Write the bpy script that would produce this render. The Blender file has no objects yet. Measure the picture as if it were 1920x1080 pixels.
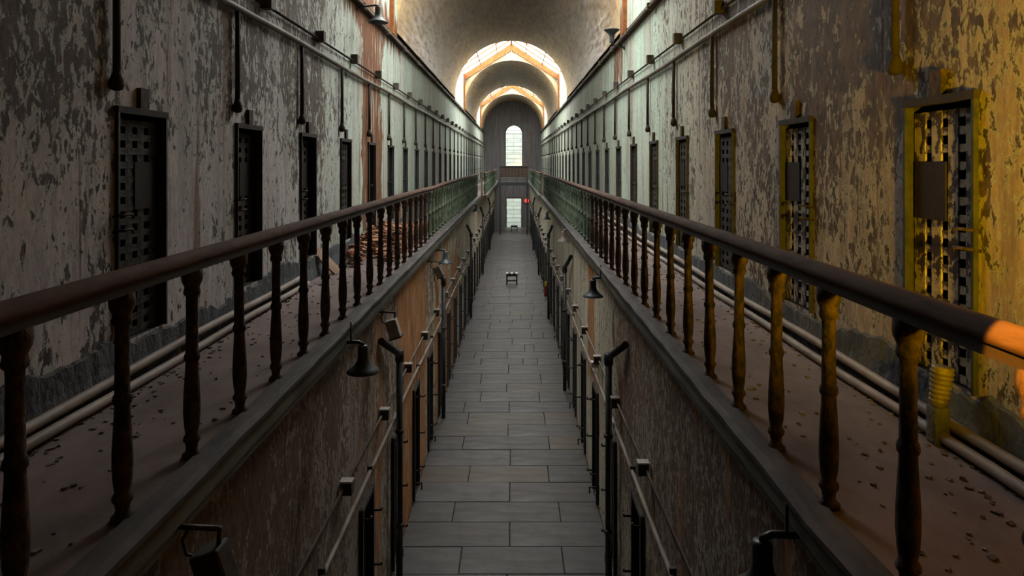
import bpy, bmesh, math, random
from mathutils import Vector, Matrix
random.seed(7)
scn = bpy.context.scene
COL = scn.collection
PI = math.pi
EYE = 6.2                      # eye height above the ground floor
def Z(r): return EYE + r

# ------------------------------------------------------------------ camera
cam_d = bpy.data.cameras.new('camera'); cam = bpy.data.objects.new('camera', cam_d); COL.objects.link(cam)
cam.location = (0, 0, EYE); cam.rotation_euler = (PI/2, 0, 0)
cam_d.sensor_width = 36; cam_d.lens = 24
cam_d.shift_x = -3/1920; cam_d.shift_y = -(540-306)/1920
cam_d.clip_start = 0.05; cam_d.clip_end = 300
scn.camera = cam
# ------------------------------------------------------------------ world: overcast sky
SKY = 17.0
w = bpy.data.worlds.new('overcast_sky'); scn.world = w; w.use_nodes = True
nt = w.node_tree; bg = nt.nodes['Background']
bg.inputs['Color'].default_value = (1.0, 0.99, 0.955, 1); bg.inputs['Strength'].default_value = SKY
scn.view_settings.view_transform = 'Standard'; scn.view_settings.look = 'None'
scn.view_settings.gamma = 1; scn.view_settings.use_curve_mapping = False
scn.view_settings.exposure = 0.0
scn.cycles.use_denoising = True
scn.cycles.max_bounces = 10; scn.cycles.diffuse_bounces = 5; scn.cycles.transparent_max_bounces = 16
scn.cycles.caustics_reflective = False; scn.cycles.caustics_refractive = False
scn.cycles.sample_clamp_indirect = 6
# ------------------------------------------------------------------ layout numbers
WL, WR = -2.90, 2.65           # gallery walls
LL, LR = -1.85, 1.54           # ground-floor walls
EL, ER = -1.66, 1.375          # gallery edges
BL, BR = -1.81, 1.515          # baluster lines
GZ = Z(-1.65)                  # gallery floor
Y0, YE = -3.0, 66.0
CX, RV, SPR = -0.125, 2.775, Z(3.25)   # vault
CORN = Z(2.93)
GAPS = [(12.3, 17.0), (33.7, 40.0), (53.2, 59.4)]
VAULTS = [(Y0, 12.3), (17.0, 33.7), (40.0, 53.2), (59.4, YE)]
EAVE, RIDGE = Z(5.2), Z(7.02)
STEP = 2.15
DW, DZ0, DZ1 = 0.68, Z(-1.33), Z(0.39)
def portal(x0, x1, y0, y1, z):
    l = bpy.data.lights.new('sky_portal', 'AREA'); l.shape = 'RECTANGLE'; l.size = x1-x0; l.size_y = y1-y0
    l.cycles.is_portal = True
    o = bpy.data.objects.new('sky_portal', l); COL.objects.link(o); o.location = ((x0+x1)/2, (y0+y1)/2, z)
    return o
for a, b in GAPS: portal(WL, WR, a, b, EAVE-0.05)
p = portal(-1.0, 0.7, 0, 3.8, 0); p.location = (-0.13, YE+0.2, Z(1.7)); p.rotation_euler = (-PI/2, 0, 0)
p = portal(-0.8, 0.8, 0, 2.6, 0); p.location = (0.0, YE+0.2, 1.3); p.rotation_euler = (-PI/2, 0, 0)
def spot(name, loc, target, energy, color, size_deg, blend, rad):
    l = bpy.data.lights.new(name, 'SPOT'); l.energy = energy; l.color = color
    l.spot_size = math.radians(size_deg); l.spot_blend = blend; l.shadow_soft_size = rad
    o = bpy.data.objects.new(name, l); COL.objects.link(o); o.location = loc
    d = Vector(target)-Vector(loc); o.rotation_euler = d.to_track_quat('-Z', 'Y').to_euler()
    return o
spot('added_warm_spot', (1.9, 0.7, Z(-0.3)), (2.66, 4.6, Z(0.55)), 1000, (1.0, 0.58, 0.0), 76, 1.0, 0.10)  # added spot without a fixture, casts the yellow light on the right wall
spot('added_rail_spot', (0.3, 0.9, Z(0.6)), (1.515, 1.72, Z(-0.5)), 1250, (1.0, 0.40, 0.025), 21, 0.10, 0.01)  # added spot without a fixture, brightens the near end of the right rail

# ------------------------------------------------------------------ object helpers
def tag(o, label=None, cat=None, group=None, kind=None):
    if label: o['label'] = label
    if cat: o['category'] = cat
    if group: o['group'] = group
    if kind: o['kind'] = kind
    return o
def empty(name, loc=(0, 0, 0), label=None, cat=None, group=None, kind=None):
    o = bpy.data.objects.new(name, None); COL.objects.link(o); o.location = loc
    o.empty_display_size = 0.1
    return tag(o, label, cat, group, kind)
class MB:
    def __init__(s): s.v = []; s.f = []; s.sm = []
    def quad(s, a, b, c, d):
        n = len(s.v); s.v += [a, b, c, d]; s.f.append((n, n+1, n+2, n+3)); s.sm.append(False)
    def box(s, x0, x1, y0, y1, z0, z1, M=None):
        n = len(s.v)
        pts = [(x0,y0,z0),(x1,y0,z0),(x1,y1,z0),(x0,y1,z0),(x0,y0,z1),(x1,y0,z1),(x1,y1,z1),(x0,y1,z1)]
        if M: pts = [tuple(M @ Vector(p)) for p in pts]
        s.v += pts
        for q in ((3,2,1,0),(4,5,6,7),(0,1,5,4),(1,2,6,5),(2,3,7,6),(3,0,4,7)):
            s.f.append(tuple(n+i for i in q)); s.sm.append(False)
        return s
    def tube(s, pts, r, k=8, caps=True):
        pts = [Vector(p) for p in pts]; n0 = len(s.v)
        rr = r if isinstance(r, (list, tuple)) else [r]*len(pts)
        up = Vector((0,0,1)); prev = None
        for i, p in enumerate(pts):
            t = ((pts[i+1]-p) if i == 0 else (p-pts[i-1]) if i == len(pts)-1 else ((pts[i+1]-p).normalized()+(p-pts[i-1]).normalized())).normalized()
            if prev is None:
                a = t.cross(up)
                if a.length < 0.05: a = t.cross(Vector((1,0,0)))
                a.normalize()
            else:
                a = (prev - t*prev.dot(t)).normalized()
            prev = a; b = t.cross(a)
            for j in range(k):
                an = 2*PI*j/k
                s.v.append(tuple(p + a*math.cos(an)*rr[i] + b*math.sin(an)*rr[i]))
        for i in range(len(pts)-1):
            for j in range(k):
                j2 = (j+1) % k
                s.f.append((n0+i*k+j, n0+i*k+j2, n0+(i+1)*k+j2, n0+(i+1)*k+j)); s.sm.append(True)
        if caps:
            s.f.append(tuple(n0+j for j in reversed(range(k)))); s.sm.append(False)
            e = n0+(len(pts)-1)*k; s.f.append(tuple(e+j for j in range(k))); s.sm.append(False)
        return s
    def lathe(s, prof, k=12, c=(0,0,0), M=None, sharp=False):
        n0 = len(s.v); c = Vector(c)
        for r, z in prof:
            for j in range(k):
                an = 2*PI*j/k
                p = Vector((r*math.cos(an), r*math.sin(an), z))
                if M: p = M @ p
                s.v.append(tuple(p+c))
        for i in range(len(prof)-1):
            for j in range(k):
                j2 = (j+1) % k
                s.f.append((n0+i*k+j, n0+i*k+j2, n0+(i+1)*k+j2, n0+(i+1)*k+j)); s.sm.append(not sharp)
        if prof[0][0] > 1e-4: s.f.append(tuple(n0+j for j in reversed(range(k)))); s.sm.append(False)
        e = n0+(len(prof)-1)*k
        if prof[-1][0] > 1e-4: s.f.append(tuple(e+j for j in range(k))); s.sm.append(False)
        return s
    def prof(s, pts, y0, y1, ys=None, jit=0.0, seed=1):
        # extrude an XZ outline along Y (closed)
        rj = random.Random(seed); ys = ys or [y0, y1]; n0 = len(s.v); k = len(pts)
        for y in ys:
            jx, jz = rj.uniform(-jit, jit), rj.uniform(-jit, jit)
            for x, z in pts: s.v.append((x+jx, y, z+jz*0.5))
        for i in range(len(ys)-1):
            for j in range(k):
                j2 = (j+1) % k
                s.f.append((n0+i*k+j, n0+i*k+j2, n0+(i+1)*k+j2, n0+(i+1)*k+j)); s.sm.append(False)
        s.f.append(tuple(n0+j for j in reversed(range(k)))); s.sm.append(False)
        e = n0+(len(ys)-1)*k; s.f.append(tuple(e+j for j in range(k))); s.sm.append(False)
        return s
    def mesh(s, name, mats):
        me = bpy.data.meshes.new(name); me.from_pydata(s.v, [], s.f); me.update()
        me.polygons.foreach_set('use_smooth', s.sm)
        bm = bmesh.new(); bm.from_mesh(me); bmesh.ops.recalc_face_normals(bm, faces=bm.faces[:]); bm.to_mesh(me); bm.free()
        for m in (mats if isinstance(mats, (list, tuple)) else [mats]): me.materials.append(m)
        if getattr(s, 'mi', None): me.polygons.foreach_set('material_index', [s.mi.get(i, 0) for i in range(len(s.f))])
        return me
    def obj(s, name, mats, parent=None, loc=(0,0,0), bevel=0):
        o = bpy.data.objects.new(name, s.mesh(name, mats)); COL.objects.link(o); o.location = loc
        if parent: o.parent = parent
        if bevel:
            b = o.modifiers.new('edge', 'BEVEL'); b.width = bevel; b.segments = 2; b.limit_method = 'ANGLE'
        return o
def part(name, me, parent, loc=(0,0,0), rot=(0,0,0)):
    o = bpy.data.objects.new(name, me); COL.objects.link(o); o.parent = parent; o.location = loc; o.rotation_euler = rot
    return o
ORD = ['first','second','third','fourth','fifth','sixth','seventh','eighth','ninth','tenth','eleventh','twelfth','thirteenth','fourteenth',
 'fifteenth','sixteenth','seventeenth','eighteenth','nineteenth','twentieth','twenty-first','twenty-second','twenty-third','twenty-fourth',
 'twenty-fifth','twenty-sixth','twenty-seventh','twenty-eighth','twenty-ninth','thirtieth','thirty-first','thirty-second']

# ------------------------------------------------------------------ materials
class NT:
    def __init__(s, name):
        s.m = bpy.data.materials.new(name); s.m.use_nodes = True; s.t = s.m.node_tree
        s.b = s.t.nodes['Principled BSDF']; s.tc = s.t.nodes.new('ShaderNodeTexCoord')
        s.b.inputs['Specular IOR Level'].default_value = 0.3
    def L(s, a, b): s.t.links.new(a, b)
    def val(s, v, sock):
        if hasattr(v, 'is_linked') or isinstance(v, bpy.types.NodeSocket): s.L(v, sock)
        else:
            if isinstance(v, tuple) and len(v) == 3 and sock.type == 'RGBA': v = v+(1,)
            sock.default_value = v
    def map(s, scale=(1,1,1), loc=(0,0,0), src='Object'):
        n = s.t.nodes.new('ShaderNodeMapping'); s.L(s.tc.outputs[src], n.inputs[0])
        n.inputs['Scale'].default_value = scale; n.inputs['Location'].default_value = loc; return n.outputs[0]
    def noise(s, vec, scale=5, detail=6, rough=0.6, dist=0.0):
        n = s.t.nodes.new('ShaderNodeTexNoise'); s.L(vec, n.inputs['Vector'])
        n.inputs['Scale'].default_value = scale; n.inputs['Detail'].default_value = detail
        n.inputs['Roughness'].default_value = rough; n.inputs['Distortion'].default_value = dist; return n.outputs[0]
    def vor(s, vec, scale, feat='F1'):
        n = s.t.nodes.new('ShaderNodeTexVoronoi'); s.L(vec, n.inputs['Vector']); n.feature = feat
        n.inputs['Scale'].default_value = scale; return n.outputs['Distance']
    def mr(s, v, a, b, c=0.0, d=1.0, smooth=False):
        n = s.t.nodes.new('ShaderNodeMapRange'); s.L(v, n.inputs['Value'])
        if smooth: n.interpolation_type = 'SMOOTHSTEP'
        for k, x in zip(('From Min','From Max','To Min','To Max'), (a,b,c,d)): s.val(x, n.inputs[k])
        return n.outputs['Result']
    def math(s, op, a, b=0.0):
        n = s.t.nodes.new('ShaderNodeMath'); n.operation = op; s.val(a, n.inputs[0]); s.val(b, n.inputs[1]); return n.outputs[0]
    def mix(s, f, a, b, mode='MIX'):
        n = s.t.nodes.new('ShaderNodeMix'); n.data_type = 'RGBA'; n.blend_type = mode
        s.val(f, n.inputs[0]); s.val(a, n.inputs[6]); s.val(b, n.inputs[7]); return n.outputs[2]
    def xyz(s, src='Object'):
        n = s.t.nodes.new('ShaderNodeSeparateXYZ'); s.L(s.tc.outputs[src], n.inputs[0]); return n.outputs
    def rnd(s):
        n = s.t.nodes.new('ShaderNodeObjectInfo'); return n.outputs['Random']
    def bump(s, h, strength=0.4, dist=0.02):
        n = s.t.nodes.new('ShaderNodeBump'); s.L(h, n.inputs['Height']); n.inputs['Strength'].default_value = strength
        n.inputs['Distance'].default_value = dist; s.L(n.outputs[0], s.b.inputs['Normal'])
    def col(s, c): s.val(c, s.b.inputs['Base Color'])
    def rough(s, r): s.val(r, s.b.inputs['Roughness'])

def plaster(name, near_a, near_b, clean_a, clean_b, peel_a, peel_b, zpeel, ypeel, amount, stains=(), side=1, rust=(0.22,0.085,0.035)):
    """flaking painted plaster; zpeel/ypeel = (from, to, value at from, value at to) for how much paint has fallen"""
    n = NT(name); st = n.map((1, 1, 0.42)); x = n.xyz()
    big = n.noise(st, 0.55, 4, 0.55, 0.3)
    mid = n.math('ADD', n.math('MULTIPLY', n.noise(st, 4.5, 9, 0.7, 0.35), 0.42), n.math('MULTIPLY', n.noise(n.map((1,1,0.55)), 15, 7, 0.7, 0.6), 0.58))
    fine = n.noise(n.map((1,1,0.5)), 22, 6, 0.7)
    den = n.math('MULTIPLY', n.mr(x[2], *zpeel, smooth=True), n.mr(x[1], *ypeel, smooth=True))
    den = n.math('MULTIPLY', den, n.mr(big, 0.34, 0.60, 0.74, 1.07))
    thr = n.math('SUBTRACT', 0.70, n.math('MULTIPLY', den, amount))
    d = n.math('SUBTRACT', n.math('ADD', n.math('MULTIPLY', mid, 0.8), n.math('MULTIPLY', fine, 0.2)), thr)
    peel = n.mr(d, 0.0, 0.022)
    edge = n.math('MULTIPLY', n.mr(d, -0.035, 0.0), n.math('SUBTRACT', 1.0, peel))
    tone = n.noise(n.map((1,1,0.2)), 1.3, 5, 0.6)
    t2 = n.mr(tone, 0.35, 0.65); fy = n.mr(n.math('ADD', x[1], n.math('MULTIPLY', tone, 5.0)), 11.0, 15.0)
    c = n.mix(fy, n.mix(t2, near_a, near_b), n.mix(t2, clean_a, clean_b))  # near tones carry the shade, far tones the daylight, blended into the paint
    c = n.mix(n.mr(n.noise(n.map((1,1,0.35)), 26, 5, 0.75), 0.42, 0.66, 0, 0.6), c, tuple(v*0.45 for v in near_b))
    c = n.mix(n.mr(n.noise(n.map((3,3,0.22)), 2.2, 6, 0.7), 0.47, 0.68, 0, 0.7), c, tuple(v*0.42 for v in near_b))
    pc = n.mix(n.mr(n.noise(st, 9, 6, 0.7), 0.35, 0.65), peel_a, peel_b)
    pc = n.mix(n.mr(fine, 0.45, 0.7, 0, 0.8), pc, tuple(v*0.3 for v in peel_a))
    c = n.mix(n.math('MULTIPLY', edge, 0.35), c, tuple(min(1, v*1.25) for v in clean_a))
    c = n.mix(peel, c, pc)
    # rust / bare brick streaks with their own shape
    wob = n.noise(n.map((1,1.0,0.5)), 1.6, 6, 0.65)
    streak = n.noise(n.map((1,1.9,0.09), (3.1,0,0)), 2.4, 6, 0.62)
    total = n.mr(streak, 0.59, 0.66, 0, 0.8)
    for (ya, yb, za, zb) in stains:
        yy = n.math('ADD', x[1], n.math('MULTIPLY', n.math('SUBTRACT', wob, 0.5), 1.5))
        zz = n.math('ADD', x[2], n.math('MULTIPLY', n.math('SUBTRACT', streak, 0.5), 2.2))
        m = n.math('MULTIPLY', n.mr(yy, ya, ya+0.06), n.mr(yy, yb-0.06, yb, 1, 0))
        m = n.math('MULTIPLY', m, n.math('MULTIPLY', n.mr(zz, za, za+0.1), n.mr(zz, zb-0.1, zb, 1, 0)))
        total = n.math('MAXIMUM', total, m)
    rc = n.mix(n.mr(n.noise(n.map((1,4,0.35)), 4, 7, 0.7), 0.35, 0.65), rust, tuple(v*0.22+0.015 for v in rust))
    rc = n.mix(n.mr(n.noise(n.map((1,2.2,0.3)), 3.3, 5, 0.6), 0.55, 0.62, 0, 0.8), rc, tuple(v*0.9 for v in clean_b))
    c = n.mix(total, c, rc)
    n.col(c); n.rough(0.75)
    h = n.math('SUBTRACT', n.math('MULTIPLY', fine, 0.35), n.math('ADD', n.math('MULTIPLY', peel, 0.5), n.math('MULTIPLY', total, 0.4)))
    n.bump(h, 0.75, 0.02)
    return n.m
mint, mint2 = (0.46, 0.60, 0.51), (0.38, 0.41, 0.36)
shade_lil, shade_lil2 = (0.62,0.55,0.56), (0.45,0.39,0.40)
def simple(name, a, b, scale=6, stretch=(1,1,1), rough=0.7, metal=0.0, bump=0.3, sp=(0.38,0.62), dist=0.01, rnd=0.0):
    n = NT(name); v = n.map(stretch)
    f = n.noise(v, scale, 7, 0.65); c = n.mix(n.mr(f, *sp), a, b)
    if rnd:
        c = n.mix(n.math('MULTIPLY', n.rnd(), rnd), c, tuple(q*0.45 for q in a))
    n.col(c); n.rough(rough); n.b.inputs['Metallic'].default_value = metal
    if bump: n.bump(n.noise(v, scale*3, 5, 0.6), bump, dist)
    return n.m
M = {}
M['wall_l'] = plaster('flaking_plaster_left', shade_lil, shade_lil2, mint, (0.40,0.39,0.33), (0.055,0.04,0.037), (0.17,0.122,0.11), (Z(-0.6), Z(1.0), 0.76, 1.0), (9.5, 14.0, 1.0, 0.58), 0.24,
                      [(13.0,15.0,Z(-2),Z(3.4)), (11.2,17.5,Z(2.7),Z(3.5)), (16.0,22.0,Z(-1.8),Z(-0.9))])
M['wall_r'] = plaster('flaking_plaster_right', (0.54,0.40,0.31), (0.38,0.275,0.22), mint, (0.40,0.39,0.33), (0.055,0.04,0.034), (0.19,0.125,0.095), (Z(-0.7), Z(0.8), 0.82, 1.0), (9.5, 14.0, 1.0, 0.58), 0.24,  # near tones warmed, part of the yellow light put into the colour
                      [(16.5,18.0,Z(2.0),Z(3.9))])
M['low_l'] = plaster('flaking_plaster_low_left', (0.40,0.31,0.29), (0.24,0.185,0.17), (0.74,0.68,0.53), (0.50,0.40,0.33), (0.16,0.10,0.075), (0.21,0.14,0.11), (0, 4.4, 0.9, 1.0), (6.0, 30.0, 1.0, 0.75), 0.255,
                     [(11.0,14.4,-1,4.6), (9.2,9.6,-1,4.6), (16,17,-1,4.6), (18.5,19.2,-1,4.6), (20,22.5,-1,3.4)], rust=(0.62,0.27,0.10))
M['low_r'] = plaster('flaking_plaster_low_right', (0.41,0.325,0.30), (0.25,0.195,0.18), (0.72,0.71,0.55), (0.52,0.44,0.37), (0.15,0.10,0.08), (0.20,0.14,0.11), (0, 4.4, 0.9, 1.0), (6.0, 16.0, 1.0, 0.7), 0.255,
                     [(13.0,14.2,1.8,4.6)], rust=(0.62,0.27,0.10))
M['vault'] = None
n = NT('vault_plaster'); v = n.map((1,1,1)); x = n.xyz()
f1 = n.noise(n.map((1,0.22,1)), 1.7, 6, 0.6, 0.6); f2 = n.noise(n.map((1.0,0.15,1.0)), 9, 5, 0.6)
c = n.mix(n.mr(f1, 0.35, 0.65), (0.52,0.355,0.17), (0.36,0.24,0.135)); c = n.mix(n.mr(f2, 0.5, 0.7, 0, 0.4), c, (0.19,0.15,0.12))
crown_shade = n.mr(n.math('ADD', x[2], n.math('MULTIPLY', f1, 0.8)), Z(5.2), Z(6.3), 0, 0.55)
c = n.mix(crown_shade, c, (0.15,0.125,0.11))  # shade under the vault crown painted into the plaster
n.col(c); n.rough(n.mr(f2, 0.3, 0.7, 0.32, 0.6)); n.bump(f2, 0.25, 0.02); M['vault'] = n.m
M['end'] = plaster('grey_end_plaster', (0.17,0.16,0.165), (0.125,0.118,0.125), (0.17,0.16,0.165), (0.125,0.118,0.125), (0.08,0.07,0.07), (0.10,0.09,0.09), (0, 8, 0.5, 0.6), (0, 80, 0.6, 0.6), 0.18)
M['cream'] = simple('cream_gable_paint', (0.25,0.225,0.165), (0.18,0.155,0.11), 3, (1,1,0.3))
M['orange'] = simple('orange_timber', (0.26,0.085,0.015), (0.16,0.045,0.01), 5, (1,1,1))
M['iron'] = simple('black_iron', (0.035,0.035,0.04), (0.075,0.055,0.045), 8, rough=0.55, bump=0.4)
M['pipe_black'] = simple('black_pipe_paint', (0.022,0.026,0.032), (0.05,0.05,0.055), 8, rough=0.45, bump=0.2)
M['rust'] = simple('rusty_iron', (0.085,0.05,0.035), (0.022,0.017,0.016), 17, (1,1,0.6), rough=0.8, bump=1.0, sp=(0.43,0.57))
M['green'] = simple('worn_green_iron', (0.125,0.165,0.115), (0.045,0.055,0.045), 14, (1,1,0.5), rough=0.6, bump=0.6, sp=(0.42,0.58))
M['rail'] = simple('worn_brown_rail', (0.12,0.072,0.057), (0.07,0.042,0.035), 10, (1,0.25,1), rough=0.8, bump=0.2)
M['rail'].node_tree.nodes['Principled BSDF'].inputs['Specular IOR Level'].default_value = 0.08
M['rail_low'] = simple('dark_rail_bar', (0.045,0.034,0.032), (0.03,0.022,0.02), 10, (1,0.25,1), rough=0.6, bump=0.15)
M['ledge'] = simple('grey_green_fascia', (0.165,0.17,0.152), (0.085,0.087,0.083), 5, (1,0.25,1.5), rough=0.7, bump=0.5)
M['ledge_top'] = simple('weathered_ledge_board', (0.09,0.077,0.077), (0.045,0.038,0.04), 7, (1,0.3,1), rough=0.8, bump=0.6)
M['gfloor'] = simple('dusty_gallery_floor', (0.20,0.15,0.143), (0.12,0.088,0.085), 2.2, (1,0.5,1), rough=0.9, bump=0.5, sp=(0.4,0.66))
M['base'] = simple('slate_skirting', (0.06,0.064,0.075), (0.13,0.125,0.13), 7, (1,1,0.6), rough=0.85, bump=1.0, dist=0.03, sp=(0.45,0.7))
M['pipe'] = simple('pale_dusty_pipe', (0.30,0.25,0.225), (0.17,0.125,0.105), 6, (1,0.3,1), rough=0.6, bump=0.3)
M['pipe_wall'] = simple('painted_wall_pipe', (0.15,0.135,0.115), (0.085,0.07,0.06), 4, (1,0.5,1), rough=0.6, bump=0.3)
M['drop'] = simple('dark_drop_pipe', (0.04,0.03,0.027), (0.024,0.019,0.017), 6, rough=0.85, bump=0.3)
M['box'] = simple('dark_junction_box', (0.04,0.037,0.037), (0.075,0.06,0.05), 9, rough=0.55, bump=0.3)
M['metal_box'] = simple('galvanised_box', (0.55,0.53,0.50), (0.34,0.31,0.28), 9, rough=0.4, metal=0.3)
M['lamp'] = simple('slate_enamel', (0.055,0.065,0.078), (0.035,0.038,0.043), 7, rough=0.38, bump=0.1)
M['lamp_dim'] = simple('dull_brown_enamel', (0.16,0.12,0.105), (0.09,0.07,0.065), 7, rough=0.6, bump=0.2)
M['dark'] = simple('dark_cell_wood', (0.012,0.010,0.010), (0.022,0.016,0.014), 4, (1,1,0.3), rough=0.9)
M['reveal'] = simple('dark_reveal', (0.016,0.013,0.012), (0.03,0.025,0.023), 6, (1,1,0.5), rough=0.9)  # sides of the wall openings, darker than the wall face
M['redplate'] = simple('dark_red_hatch_paint', (0.020,0.009,0.008), (0.012,0.008,0.008), 5, rough=0.7)
M['stone'] = None
n = NT('flagstone'); v = n.map((1,1,1), src='Object'); r = n.rnd()
f = n.noise(v, 2.6, 6, 0.6, 0.5); g = n.noise(n.map((0.35,2.2,1)), 3, 6, 0.65)
c = n.mix(n.mr(f, 0.35, 0.65), (0.082,0.073,0.075), (0.056,0.050,0.053))
c = n.mix(n.mr(g, 0.45, 0.7, 0, 0.5), c, (0.066,0.056,0.052))
c = n.mix(n.mr(r, 0.0, 1.0, 0.0, 0.6), c, (0.036,0.032,0.032)); c = n.mix(n.mr(r, 0.72, 0.98, 0, 0.5), c, (0.105,0.075,0.055))
n.col(c); n.rough(n.mr(g, 0.3, 0.7, 0.42, 0.7)); n.bump(n.math('ADD', f, g), 0.25, 0.02); M['stone'] = n.m
M['mortar'] = simple('dirt_joint', (0.02,0.017,0.015), (0.035,0.025,0.018), 3, rough=0.95)
n = NT('lattice_paint_shaded'); f = n.noise(n.map((1,1,0.7)), 11, 7, 0.7, 0.4)
c = n.mix(n.mr(f, 0.47, 0.50), (0.010,0.008,0.008), n.mix(n.mr(n.noise(n.map(), 30, 4), 0.4, 0.6), (0.035,0.029,0.025), (0.06,0.048,0.04)))
n.col(c); n.rough(0.65); n.bump(n.mr(f, 0.46, 0.51), 0.5, 0.006); M['lattice'] = n.m  # darker copy of the gate paint, shade on the dim gates in its colour
n = NT('lattice_paint_lit'); f = n.noise(n.map((1,1,0.7)), 9, 7, 0.7, 0.4)
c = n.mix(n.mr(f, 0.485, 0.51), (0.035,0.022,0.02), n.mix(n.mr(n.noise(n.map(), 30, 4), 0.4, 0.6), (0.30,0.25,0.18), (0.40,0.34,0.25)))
n.col(c); n.rough(0.6); n.bump(n.mr(f, 0.46, 0.51), 0.5, 0.006); M['lattice_lit'] = n.m  # brighter copy of the gate paint for the gates in the yellow light
M['wood_b'] = simple('raw_board', (0.36,0.235,0.16), (0.24,0.15,0.10), 4, (1,1,0.2), rough=0.7)
M['brick'] = simple('brick_rubble', (0.33,0.16,0.09), (0.17,0.085,0.055), 5, rough=0.9, rnd=0.5)
M['white'] = simple('white_plaster_chunk', (0.62,0.62,0.58), (0.45,0.44,0.40), 5, rough=0.9)
M['slat'] = simple('white_slat_paint', (0.75,0.72,0.66), (0.5,0.46,0.42), 6, rough=0.5)
M['stool'] = simple('dark_stool_wood', (0.05,0.045,0.043), (0.03,0.026,0.025), 6, rough=0.6)
M['jug'] = simple('ribbed_yellow_tin', (0.22,0.18,0.10), (0.11,0.085,0.05), 12, rough=0.5)
M['redp'] = simple('red_enamel', (0.35,0.03,0.02), (0.2,0.02,0.015), 6, rough=0.4)
M['yel'] = simple('yellow_enamel', (0.65,0.45,0.05), (0.5,0.32,0.03), 6, rough=0.4)
M['flake'] = simple('dark_debris', (0.08,0.065,0.06), (0.22,0.19,0.17), 9, rough=0.9)
M['outside'] = None
n = NT('courtyard_stone'); t = n.t.nodes.new('ShaderNodeTexBrick'); n.L(n.map((1,1,1)), t.inputs[0])
mp = n.t.nodes.new('ShaderNodeCombineXYZ'); s_ = n.xyz(); n.L(s_[0], mp.inputs[0]); n.L(s_[2], mp.inputs[1]); n.L(mp.outputs[0], t.inputs[0])
t.inputs['Color1'].default_value = (0.15,0.158,0.143,1); t.inputs['Color2'].default_value = (0.12,0.128,0.115,1); t.inputs['Mortar'].default_value = (0.065,0.07,0.065,1)
t.inputs['Scale'].default_value = 1.0; t.inputs['Brick Width'].default_value = 1.4; t.inputs['Row Height'].default_value = 0.42; t.inputs['Mortar Size'].default_value = 0.03
n.L(t.outputs[0], n.b.inputs['Base Color']); n.rough(0.8); M['outside'] = n.m
m = bpy.data.materials.new('thin_glass'); m.use_nodes = True; t = m.node_tree; t.nodes.clear()
o_ = t.nodes.new('ShaderNodeOutputMaterial'); a_ = t.nodes.new('ShaderNodeBsdfTransparent'); b_ = t.nodes.new('ShaderNodeBsdfGlossy'); x_ = t.nodes.new('ShaderNodeMixShader')
a_.inputs[0].default_value = (0.88,0.92,0.90,1); b_.inputs['Roughness'].default_value = 0.1; x_.inputs[0].default_value = 0.06
t.links.new(a_.outputs[0], x_.inputs[1]); t.links.new(b_.outputs[0], x_.inputs[2]); t.links.new(x_.outputs[0], o_.inputs[0]); M['glass'] = m
m = bpy.data.materials.new('red_lamp_glow'); m.use_nodes = True; b = m.node_tree.nodes['Principled BSDF']
b.inputs['Base Color'].default_value = (0.6,0.03,0.03,1); b.inputs['Emission Color'].default_value = (1.0,0.06,0.05,1); b.inputs['Emission Strength'].default_value = 1.3; M['redglow'] = m

# ================================================================== STRUCTURE
# ground floor: dirt bed + flagstones, each an object
fl = MB().box(LL-0.4, LR+0.4, Y0, YE+0.3, -0.3, -0.022).obj('floor', M['mortar']); tag(fl, 'long stone-flagged corridor floor between the ground-floor cell walls', kind='structure')
rs = random.Random(3)
rows = [9.55, 10.3, 11.04, 11.8, 12.5, 13.27, 14.0, 14.78, 15.5, 16.2, 17.0, 17.75, 18.5]
while rows[-1] < YE-0.4: rows.append(rows[-1] + rs.choice([0.55,0.7,0.75,0.8,0.9]))
rows[-1] = YE
fx0, fx1 = LL+0.01, LR-0.01
def joints(i):
    if i % 2 == 0: js = [-0.13 + rs.uniform(-0.08, 0.08)]
    else: js = [-0.98+rs.uniform(-0.15,0.15), 0.72+rs.uniform(-0.15,0.15)]
    if i > 9 and rs.random() < 0.45: js.append(rs.choice([-1.35, -0.6, 0.3, 1.05]) + rs.uniform(-0.1,0.1))
    js = sorted(js); out = []
    for j in js:
        if not out or j-out[-1] > 0.3: out.append(j)
    return out
for i in range(len(rows)-1):
    xs = [fx0]+joints(i)+[fx1]
    for k in range(len(xs)-1):
        g = 0.006; dz = rs.uniform(-0.006, 0.004)
        a, b, c, d = xs[k]+g, xs[k+1]-g, rows[i]+g, rows[i+1]-g
        mb = MB(); h = 0.007
        lo = [(a,c),(b,c),(b,d),(a,d)]; hi = [(a+h,c+h),(b-h,c+h),(b-h,d-h),(a+h,d-h)]
        cx, cy = (a+b)/2, (c+d)/2
        for (px,py) in lo: mb.v.append((px-cx,py-cy,-0.05))
        for (px,py) in lo: mb.v.append((px-cx,py-cy,-0.012+dz))
        for (px,py) in hi: mb.v.append((px-cx,py-cy,dz))
        for base in (0,4):
            for q in range(4): mb.f.append((base+q, base+(q+1)%4, base+4+(q+1)%4, base+4+q)); mb.sm.append(False)
        mb.f.append((8,9,10,11)); mb.sm.append(False)
        mb.obj('flagstone', M['stone'], fl, (cx,cy,0))

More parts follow.
